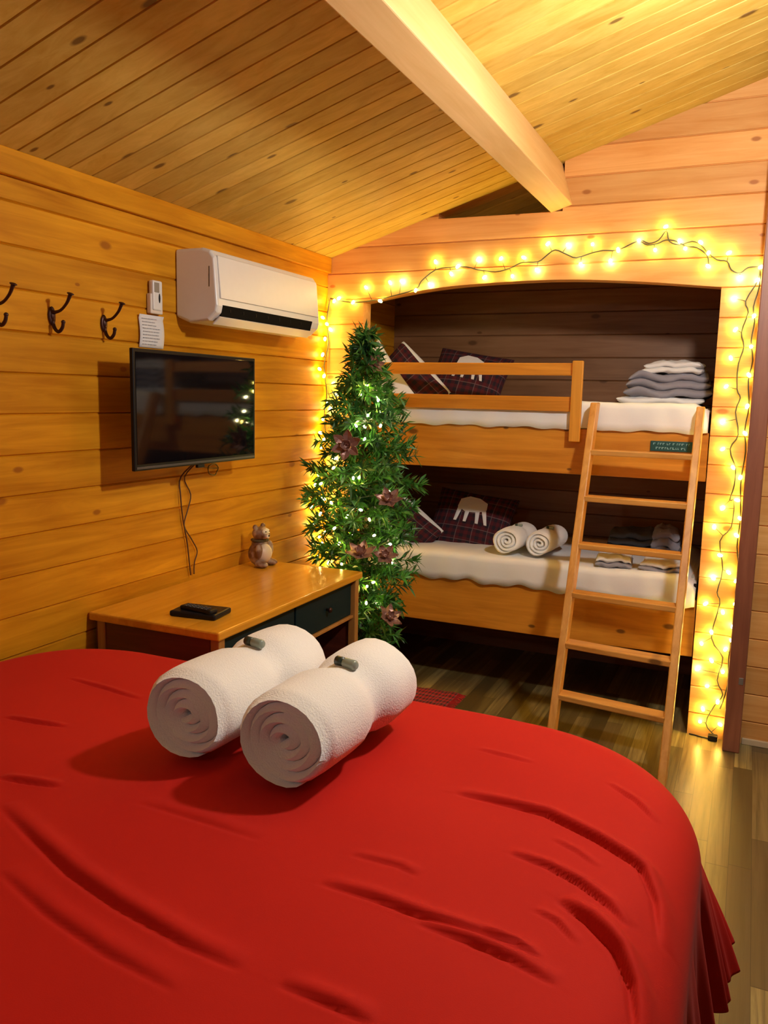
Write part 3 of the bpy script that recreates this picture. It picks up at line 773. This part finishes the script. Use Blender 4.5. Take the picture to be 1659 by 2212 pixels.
# ------------------------------------------------------------------ air conditioner
ac = thing('air_conditioner', 'white wall-mounted air conditioner unit above the television', 'air conditioner', (.1, -.83, 1.9))
AY0, AY1 = -1.235, -.435
prof = [(.004, 2.045), (.125, 2.045), (.160, 2.035), (.178, 2.010), (.192, 1.83), (.186, 1.805), (.150, 1.775), (.060, 1.768), (.004, 1.79)]
def shell(poly, y0, y1, rnd=.012):
    bm = new_bm()
    n = len(poly); cx = sum(p[0] for p in poly)/n; cz = sum(p[1] for p in poly)/n
    secs = [(y0, .93), (y0+rnd*.4, .98), (y0+rnd, 1), (y1-rnd, 1), (y1-rnd*.4, .98), (y1, .93)]
    rings = [[bm.verts.new((cx+(p[0]-cx)*s if p[0] > .01 else p[0], y, cz+(p[1]-cz)*s)) for p in poly] for y, s in secs]
    bm.faces.new(rings[0]); bm.faces.new(rings[-1][::-1])
    for a, b in zip(rings, rings[1:]):
        for k in range(n): bm.faces.new((a[k], a[(k+1) % n], b[(k+1) % n], b[k]))
    return bm
obj('casing', shell(prof, AY0, AY1), M['plastic'], ac, bevel=.006)
bm = new_bm(); add_hexa(bm, [(.176, AY0+.02, 2.018), (.176, AY1-.02, 2.018), (.182, AY1-.02, 2.014), (.182, AY0+.02, 2.014)][::1], [(.1895, AY0+.02, 1.858), (.1895, AY1-.02, 1.858), (.1965, AY1-.02, 1.858), (.1965, AY0+.02, 1.858)])
obj('front_panel', bm, M['plastic'], ac, bevel=.002)
# air outlet: dark slot with louvre below it
bm = new_bm(); yA, yB = AY0+.035, AY1-.075
add_hexa(bm, [(.189, yA, 1.834), (.189, yB, 1.834), (.1955, yB, 1.834), (.1955, yA, 1.834)], [(.176, yA+.0, 1.797), (.176, yB, 1.797), (.1835, yB, 1.792), (.1835, yA, 1.792)])
obj('air_outlet', bm, M['slot'], ac)
bm = new_bm(); add_hexa(bm, [(.183, yA-.01, 1.793), (.183, yB+.02, 1.793), (.190, yB+.02, 1.790), (.190, yA-.01, 1.790)], [(.150, yA-.01, 1.766), (.150, yB+.02, 1.766), (.156, yB+.02, 1.762), (.156, yA-.01, 1.762)])
obj('louvre', bm, M['plastic'], ac, bevel=.002)
bm = new_bm()
bm.free()
for k in range(7):
    bm = new_bm(); add_box(bm, (.186, yA+.05+k*.09, 1.812), (.1925, yA+.053+k*.09, 1.825)); obj('vane', bm, M['black'], ac)
bm = new_bm(); add_box(bm, (.155, AY0-.0005, 1.90), (.158, AY0+.004, 1.975)); obj('side_seam', bm, M['slot'], ac)

# ------------------------------------------------------------------ remote holder + note
hr = thing('remote_holder', 'white remote control in its wall holder left of the air conditioner', 'remote control', (.01, -1.37, 1.85))
part('holder', (.002, -1.405, 1.788), (.022, -1.338, 1.86), M['plastic_warm'], hr, .004)
part('handset', (.006, -1.398, 1.80), (.028, -1.345, 1.908), M['plastic'], hr, .006)
part('display', (.0275, -1.392, 1.865), (.0292, -1.365, 1.900), plain('grey_display', (.30, .27, .22), .3), hr, .0005)
bm = new_bm(); add_blob(bm, (.028, -1.364, 1.845), (.0025, .005, .018), None, 2); obj('button', bm, M['black'], hr, smooth=True)
nt = thing('paper_note', 'small white printed paper note pinned above the television', 'note', (.004, -1.387, 1.72))
bm = new_bm(); N = 8
for i in range(N):
    pass
g = [[bm.verts.new((.004+.010*math.sin(j/N*PI)*.4+(.008 if j == 0 else 0), -1.456+.134*i/N+.006*math.sin(j/N*2.5), 1.782-.118*j/N)) for j in range(N+1)] for i in range(N+1)]
for i in range(N):
    for j in range(N): bm.faces.new((g[i][j], g[i+1][j], g[i+1][j+1], g[i][j+1]))
o = obj('sheet', bm, M['paper'], nt, smooth=True); s = o.modifiers.new('solid', 'SOLIDIFY'); s.thickness = .0008
bm = new_bm()
for k in range(9):
    z = 1.768-k*.0115; w = random.uniform(.06, .095); y = -1.442 + .006*math.sin((1.782-z)/.118*2.5)
    while w > 0:
        q_ = random.uniform(.008, .018); x = .006+.004*math.sin((1.782-z)/.118*PI)+.001
        add_box(bm, (x-.001, y, z-.0012), (x+.0008, y+q_, z+.0012)); y += q_+.004; w -= q_+.004
obj('print', bm, M['ink'], nt)

# ------------------------------------------------------------------ coat hooks
def hook(y, z, label):
    r = thing('coat_hook', label, 'hook', (.003, y, z), 'dark coat hooks on the left wall')
    bm = new_bm(); add_blob(bm, (.004, y, z), (.006, .015, .030)); add_blob(bm, (.006, y, z+.002), (.008, .011, .018)); obj('back_plate', bm, M['iron'], r, smooth=True)
    bm = new_bm(); add_tube(bm, [(.008, y, z+.01), (.040, y, z+.016), (.068, y, z+.038), (.084, y, z+.064)], lambda t: .0065-.002*math.sin(PI*t), 8); add_blob(bm, (.085, y, z+.066), (.013, .010, .004), Matrix.Rotation(.3, 3, 'Y'), 2)
    obj('upper_prong', bm, M['iron'], r, smooth=True)
    bm = new_bm(); add_tube(bm, [(.006, y, z-.015), (.014, y, z-.038), (.030, y, z-.050), (.046, y, z-.038), (.051, y, z-.022)], lambda t: .006-.0005*t, 8); add_blob(bm, (.051, y, z-.020), (.007, .007, .007), None, 2)
    obj('lower_prong', bm, M['iron'], r, smooth=True)
hook(-1.857, 1.736, 'dark bronze coat hook, middle of the three on the plank wall')
hook(-1.627, 1.732, 'dark bronze coat hook nearest the white remote holder')
hook(-2.075, 1.738, 'dark bronze coat hook cut by the left edge, farthest from the television')

# ------------------------------------------------------------------ string lights
bulb_me = None
def bulb_mesh(mat):
    bm = new_bm(); add_lathe(bm, [(.001, -.011), (.0045, -.010), (.0068, -.004), (.0070, .002), (.0050, .008), (.001, .011)], seg=10)
    bmesh.ops.recalc_face_normals(bm, faces=bm.faces)
    me = bpy.data.meshes.new('light_bulb'); bm.to_mesh(me); bm.free(); me.materials.append(mat)
    for p in me.polygons: p.use_smooth = True
    return me
BM1, BM2 = bulb_mesh(M['bulb']), bulb_mesh(M['bulb_pale'])
def strand(name, label, wires, bulbs, pale=.15, wr=.0030, mat='wire', size=1.0):
    r = thing(name, label, 'string lights', tuple(bulbs[0]))
    bm = new_bm()
    for wpts in wires: add_tube(bm, wpts, wr, 6, 3)
    for b in bulbs:
        # short stem of each socket back to the nearest wire point
        near = min((Vector(p) for wpts in wires for p in smooth_path(wpts, 3)), key=lambda p: (p-Vector(b)).length)
        if .004 < (near-Vector(b)).length < .2: add_tube(bm, [near, Vector(b)], .0016, 5, 1)
    obj('cable', bm, M[mat], r, smooth=True)
    for b in bulbs:
        o = bpy.data.objects.new('light_bulb', BM2 if random.random() < pale else BM1); COL.objects.link(o)
        o.parent = r; o.matrix_parent_inverse = r.matrix_basis.inverted()
        o.location = b; o.scale = (size,)*3; o.rotation_euler = (random.uniform(-1, 1), random.uniform(-1.3, 1.3), random.uniform(0, 6))
    return r
Z = lambda l, ox=640, oy=460, s=.6142: [(ox+x*s, oy+y*s) for x, y in l]
def wallpt(px, py, off=.016, j=0):
    p = on(1, -off, px, py)
    if p[0] < .02: p = on(0, off+.004, px, py)
    return tuple(p)
top_w = Z([(120, 300), (200, 315), (295, 303), (335, 293), (420, 268), (440, 240), (490, 200), (540, 192), (600, 190), (640, 200), (700, 207), (750, 195), (780, 180), (800, 173), (850, 172), (880, 150), (910, 130), (950, 145), (985, 158), (1040, 140), (1080, 132), (1132, 130), (1205, 97), (1240, 107), (1275, 95), (1302, 62), (1312, 100), (1350, 112), (1392, 100), (1422, 112), (1450, 142), (1480, 165), (1515, 170), (1530, 200), (1560, 212), (1590, 192), (1632, 190)])
top_w2 = Z([(1205, 97), (1235, 112), (1270, 108), (1300, 95), (1340, 100), (1370, 118), (1410, 122), (1445, 150), (1450, 185)])
top_b = Z([(245, 262), (295, 310), (200, 314), (150, 300), (330, 245), (370, 240), (420, 272), (470, 252), (490, 172), (545, 214), (568, 188), (640, 163), (662, 226), (720, 160), (760, 222), (800, 157), (845, 200), (885, 108), (955, 113), (1000, 180), (1042, 110), (1105, 170), (1132, 130), (1205, 97), (1262, 130), (1300, 48), (1348, 98), (1368, 125), (1422, 103), (1450, 140), (1448, 187), (1522, 140), (1560, 228)])
strand('string_lights', 'warm string lights pinned in an arc above the bunk opening', [[wallpt(*p, .012) for p in top_w], [wallpt(*p, .014) for p in top_w2]], [wallpt(*p) for p in top_b], .3)
rw = Z([(1632, 190), (1625, 235), (1580, 310), (1590, 350), (1565, 420), (1575, 470), (1555, 530), (1550, 620), (1562, 650), (1545, 700), (1555, 780), (1525, 830), (1545, 900), (1540, 960), (1525, 1010)]) + Z([(1540, 200), (1530, 290), (1490, 340), (1500, 440), (1480, 520), (1490, 560), (1460, 680), (1500, 750), (1480, 830), (1500, 880), (1470, 920), (1440, 980), (1470, 1022)], 640, 960)
rw2 = Z([(1632, 190), (1628, 260), (1608, 330), (1612, 380), (1600, 450), (1605, 520), (1590, 590), (1592, 680), (1578, 760), (1580, 840), (1565, 930), (1562, 1000)]) + Z([(1562, 260), (1550, 360), (1556, 440), (1545, 520), (1546, 600), (1530, 680), (1520, 760), (1516, 850), (1490, 930)], 640, 960)
rb_ = Z([(1635, 190), (1624, 236), (1540, 300), (1610, 362), (1545, 410), (1600, 470), (1528, 510), (1592, 570), (1512, 610), (1586, 680), (1500, 735), (1578, 775), (1500, 830), (1536, 895), (1562, 930), (1550, 1010), (1500, 1035)]) + Z([(1500, 225), (1560, 260), (1470, 290), (1548, 320), (1490, 390), (1520, 450), (1466, 470), (1548, 480), (1500, 590), (1545, 560), (1440, 560), (1536, 640), (1510, 720), (1460, 660), (1530, 690), (1412, 790), (1445, 850), (1500, 800), (1482, 905), (1420, 975), (1490, 985), (1425, 700), (1460, 760), (1430, 930), (1525, 860)], 640, 960)
strand('string_lights', 'warm string lights running down the narrow wall right of the ladder', [[wallpt(*p, .012) for p in rw], [wallpt(*p, .014) for p in rw2]], [wallpt(min(p[0], 1643-.069*(p[1]-590)), p[1]) for p in rb_], .2)
lw = [(714, 645), (706, 690), (710, 740), (700, 790), (706, 850), (700, 900), (705, 960), (696, 1010), (700, 1060), (690, 1110), (697, 1160), (686, 1205)]
lb = [(722, 650), (697, 686), (714, 712), (702, 732), (697, 766), (690, 797), (720, 828), (729, 852), (714, 883), (692, 935), (693, 966), (722, 990), (688, 1025), (681, 1048), (692, 1076), (673, 1095), (692, 1110), (677, 1132), (690, 1160), (684, 1203), (704, 1185), (700, 1240), (698, 1290), (706, 700), (700, 812), (708, 870), (698, 905), (700, 950), (706, 1010), (700, 1045), (700, 1078), (694, 1120), (702, 1150), (695, 1175), (710, 1215)]  # later, interleaved bulbs are added to strengthen the yellow corner glow
strand('string_lights', 'warm string lights hanging down the corner behind the green tree', [[wallpt(*p, .012) for p in lw]], [wallpt(*p) for p in lb], .1)
bm = new_bm(); p0 = on(1, -.03, 1540, 1585); add_box(bm, (p0[0]-.02, -.045, .001), (p0[0]+.02, -.012, .026))
ad = thing('plug_adapter', 'small black plug adapter on the floor below the string lights', 'adapter', (p0[0], -.03, 0)); obj('case', bm, M['black'], ad, bevel=.004)
bm = new_bm(); add_tube(bm, [(p0[0]-.015, -.03, .006), (p0[0]-.05, -.02, .004), (1.93, -.012, .004), (1.905, -.008, .004)], .003, 6); obj('lead', bm, M['black'], ad, smooth=True)

# ------------------------------------------------------------------ tree
TC = Vector((.40, -.375, 0))
def TR(z):
    t = [(0.16, .13), (.3, .19), (.5, .21), (.7, .25), (.9, .275), (1.1, .25), (1.37, .185), (1.55, .11), (1.70, .045), (1.82, .015)]
    for (a, ra), (b, rb2) in zip(t, t[1:]):
        if z <= b: return ra+(rb2-ra)*max(0, (z-a)/(b-a))
    return .01
tree = thing('artificial_christmas_tree', 'slim green artificial Christmas tree in the corner between desk and bunks', 'Christmas tree', (TC.x, TC.y, 0))
bm = new_bm(); add_tube(bm, [TC, TC+Vector((.0, 0, .9)), TC+Vector((.01, 0, 1.78))], lambda t: .016-.011*t, 8); obj('trunk', bm, M['trunk'], tree, smooth=True)
bm = new_bm()
for k in range(4):
    a = PI/4+k*PI/2; add_beam(bm, TC+Vector((0, 0, .03)), TC+Vector((.14*math.cos(a), .14*math.sin(a), .012)), .02, .02, (math.sin(a), -math.cos(a), 0))
obj('stand', bm, M['black'], tree, bevel=.002)
bm = new_bm(); rnd = random.Random(3)
def needle(p, d, L, w):
    s = d.cross(Vector((rnd.uniform(-1, 1), rnd.uniform(-1, 1), rnd.uniform(-1, 1)))).normalized()*w
    m_ = p+d*L*.5+Vector((0, 0, .004))
    v = [bm.verts.new(p-s*.4), bm.verts.new(p+s*.4), bm.verts.new(m_+s), bm.verts.new(m_-s), bm.verts.new(p+d*L)]
    bm.faces.new((v[0], v[1], v[2], v[3])); bm.faces.new((v[3], v[2], v[4]))
nb = 235
for i in range(nb):
    z = .20+1.55*(i/nb)**.95; R = TR(z)*rnd.uniform(.75, 1.12); a = i*2.39996+rnd.uniform(-.3, .3)
    if R*math.cos(a) < -.33: continue
    droop = rnd.uniform(-.55, -.05); base = TC+Vector((0, 0, z+.07))
    dirv = Vector((math.cos(a), math.sin(a), droop)); tip = base+Vector((math.cos(a)*R, math.sin(a)*R, droop*R+.25*R*R/.27))
    mid = base.lerp(tip, .5)+Vector((0, 0, -.01))
    path = smooth_path([base, mid, tip], 5)
    add_tube(bm, path, .0028, 4, 1)
    n = int(16+R*190)
    for k in range(n):
        t = rnd.uniform(.12, 1.0); j = min(int(t*(len(path)-1)), len(path)-2); fr = t*(len(path)-1)-j
        p = path[j].lerp(path[j+1], fr); d = (path[j+1]-path[j]).normalized()
        o_ = Vector((rnd.gauss(0, 1), rnd.gauss(0, 1), rnd.gauss(0, .8))); o_ = (o_-d*o_.dot(d)).normalized()
        needle(p, (d*rnd.uniform(.4, 1.1)+o_).normalized(), rnd.uniform(.035, .078), rnd.uniform(.0032, .0068))
for k in range(50):
    p = TC+Vector((.01, 0, 1.70+.08*rnd.random())); d = Vector((rnd.gauss(0, .5), rnd.gauss(0, .5), 1)).normalized(); needle(p, d, rnd.uniform(.03, .07), .003)
fo = obj('foliage', bm, M['needle'], tree)
def tree_front(px, py, k=.85):
    p = on(1, TC.y-.2, px, py)
    for _ in range(6):
        R = TR(p[2])*k; x = p[0]-TC.x
        x = max(-R*.97, min(R*.97, x)); p = on(1, TC.y-math.sqrt(max(R*R-x*x, 1e-4)), px, py)
    return tuple(p)
tbz = [(445, 500), (410, 555), (515, 595), (375, 755), (430, 762), (530, 755), (430, 840), (235, 1020), (395, 1080), (220, 1240), (320, 1325), (405, 1285), (240, 1400), (270, 1495), (490, 1445), (460, 1345), (580, 1170), (445, 1765), (485, 1740), (355, 1885), (600, 1620), (285, 1625), (590, 1500), (155, 1120), (440, 1870), (450, 690), (420, 930), (330, 640), (520, 1600), (425, 1835), (330, 1480), (410, 1010), (450, 620), (300, 560)]
tbp = [tree_front(640+x*.3436, 660+y*.3436, .93) for x, y in tbz[:26]]
# inner lights that make the greenery glow
for i in range(4):
    z = .5+i*.3; a = i*2.4; tbp.append((TC.x+TR(z)*.5*math.cos(a), TC.y+TR(z)*.5*math.sin(a), z+.03))
tw = sorted(tbp, key=lambda p: -p[2])
strand('string_lights', 'tiny warm string lights wound through the green Christmas tree', [tw], tbp, .35, .0014, 'cap', .75)
def poinsettia(px, py, s, label, tilt, mat='glitter'):
    p = Vector(tree_front(px, py, 1.08)); r = thing('poinsettia_ornament', label, 'ornament', (0, 0, 0), 'glitter flower ornaments on the Christmas tree')
    bm = new_bm()
    for ring, (n, L, w, el) in enumerate(((6, .062, .017, .25), (5, .040, .012, .75))):
        for k in range(n):
            a = 2*PI*k/n+ring*.5; d = Vector((math.cos(a)*math.cos(el), math.sin(a)*math.cos(el), math.sin(el))); t_ = Vector((-math.sin(a), math.cos(a), 0)); up = d.cross(t_)
            pts = [(0, 0), (.35, .8), (.6, 1), (.85, .5), (1, 0)]; L_ = []; R_ = []; C_ = []
            for q, ww in pts:
                c_ = d*L*q*s - up*(q*q)*.012*s*(-1)
                C_.append(bm.verts.new(c_-up*.003*s)); L_.append(bm.verts.new(c_+t_*ww*w*s+up*.003*s)); R_.append(bm.verts.new(c_-t_*ww*w*s+up*.003*s))
            for q in range(len(pts)-1):
                bm.faces.new((C_[q], C_[q+1], L_[q+1], L_[q])); bm.faces.new((R_[q], R_[q+1], C_[q+1], C_[q]))
    bmesh.ops.remove_doubles(bm, verts=bm.verts, dist=.0002)
    o = obj('petals', bm, M[mat], r); so = o.modifiers.new('solid', 'SOLIDIFY'); so.thickness = .0015
    bm = new_bm()
    for k in range(6): add_blob(bm, (.007*s*math.cos(k), .007*s*math.sin(k), .008*s), (.004*s,)*3, None, 1)
    obj('centre_beads', bm, plain('pale_beads', (.6, .4, .35), .4), r, smooth=True)
    v = Vector(CAM)-p; r.location = p; r.rotation_euler = (v.to_track_quat('Z', 'Y').to_matrix() @ Euler(tilt).to_matrix()).to_euler()
poinsettia(749, 962, 1.25, 'glitter flower on the upper left of the tree, dusty rose, facing out', (-.1, -.1, .4))
poinsettia(780, 1200, 1.25, 'glitter flower low on the tree just above the desk corner', (-.9, .2, .2))
poinsettia(840, 1083, 1.12, 'glitter flower on the right side of the tree beside the lower bunk cushion', (-.6, .5, .7))
poinsettia(838, 1335, 1.12, 'glitter flower at the bottom right of the tree near the floor', (-.3, .7, .3))
poinsettia(808, 788, .8, 'pale flower near the tree top beside the upper guard rail', (-.2, .6, .1))
poinsettia(832, 1203, 1.0, 'glitter flower on the right of the tree touching the lower bunk sheet', (-.3, .5, .9))
# ------------------------------------------------------------------ plaid rug on the floor beyond the bed
c0 = on(2, 0, 905, 1490)
rug = thing('plaid_rug', 'small red plaid fringed rug on the floor beyond the bed', 'rug', (c0[0], c0[1], 0))
bm = new_bm(); uvl = bm.loops.layers.uv.new('UVMap'); N = 16
x0, x1, y0, y1 = .57, .80, -.56, -.03
g = [[bm.verts.new((x0+(x1-x0)*i/N, y0+(y1-y0)*j/N, .012+.006*noise.noise(Vector((i*.4, j*.4, 0))))) for j in range(N+1)] for i in range(N+1)]
for i in range(N):
    for j in range(N):
        f = bm.faces.new((g[i][j], g[i+1][j], g[i+1][j+1], g[i][j+1]))
        for l, (a, b) in zip(f.loops, ((i, j), (i+1, j), (i+1, j+1), (i, j+1))): l[uvl].uv = (a/N, b/N)
o = obj('weave', bm, M['tartan_bright'], rug, smooth=True); s = o.modifiers.new('solid', 'SOLIDIFY'); s.thickness = .01; s.offset = -1
bm = new_bm()
for k in range(60):
    y = y0+(y1-y0)*k/59
    add_tube(bm, [(x1, y, .008), (x1+.02, y+random.uniform(-.006, .006), .006), (x1+.038, y+random.uniform(-.01, .01), .003)], .0022, 4, 1)
o = obj('fringe', bm, M['tartan_bright'], rug); o['kind'] = 'stuff'

# ------------------------------------------------------------------ lamps outside the picture: main pendant and an added fill
def pendant(loc, s, mat, label):
    r = thing('pendant_lamp', label, 'lamp', loc)
    x, y, z = loc
    bm = new_bm(); add_lathe(bm, [(.001, -.06), (.03, -.052), (.052, -.03), (.06, 0), (.052, .03), (.03, .052), (.001, .06)], loc, 24); obj('globe', bm, mat, r, smooth=True)
    bm = new_bm(); add_lathe(bm, [(.012, 0), (.018, .01), (.018, .05), (.006, .06)], (x, y, z+.058), 16); obj('socket', bm, M['black'], r)
    bm = new_bm(); add_tube(bm, [(x, y, z+.11), (x, y, roof(x)-.005)], .003, 6, 1); obj('cord', bm, M['black'], r)
    return r
pendant((2.2, -1.6, 2.325), 1, M['lamp'], 'glowing round pendant lamp hanging right of the ceiling beam')
pendant((1.2, -4.9, 2.15), 1, M['lamp_fill'], 'added dim fill lamp, round pendant shape, behind the viewpoint')  # added fill behind the camera, lifts the near towel ends
wd = bpy.data.worlds.new('world'); scn.world = wd; wd.use_nodes = True
wd.node_tree.nodes['Background'].inputs[0].default_value = (.02, .015, .01, 1)

vs = scn.view_settings; vs.view_transform = 'Standard'; vs.look = 'None'; vs.gamma = 1; vs.use_curve_mapping = False
vs.exposure = 0.0
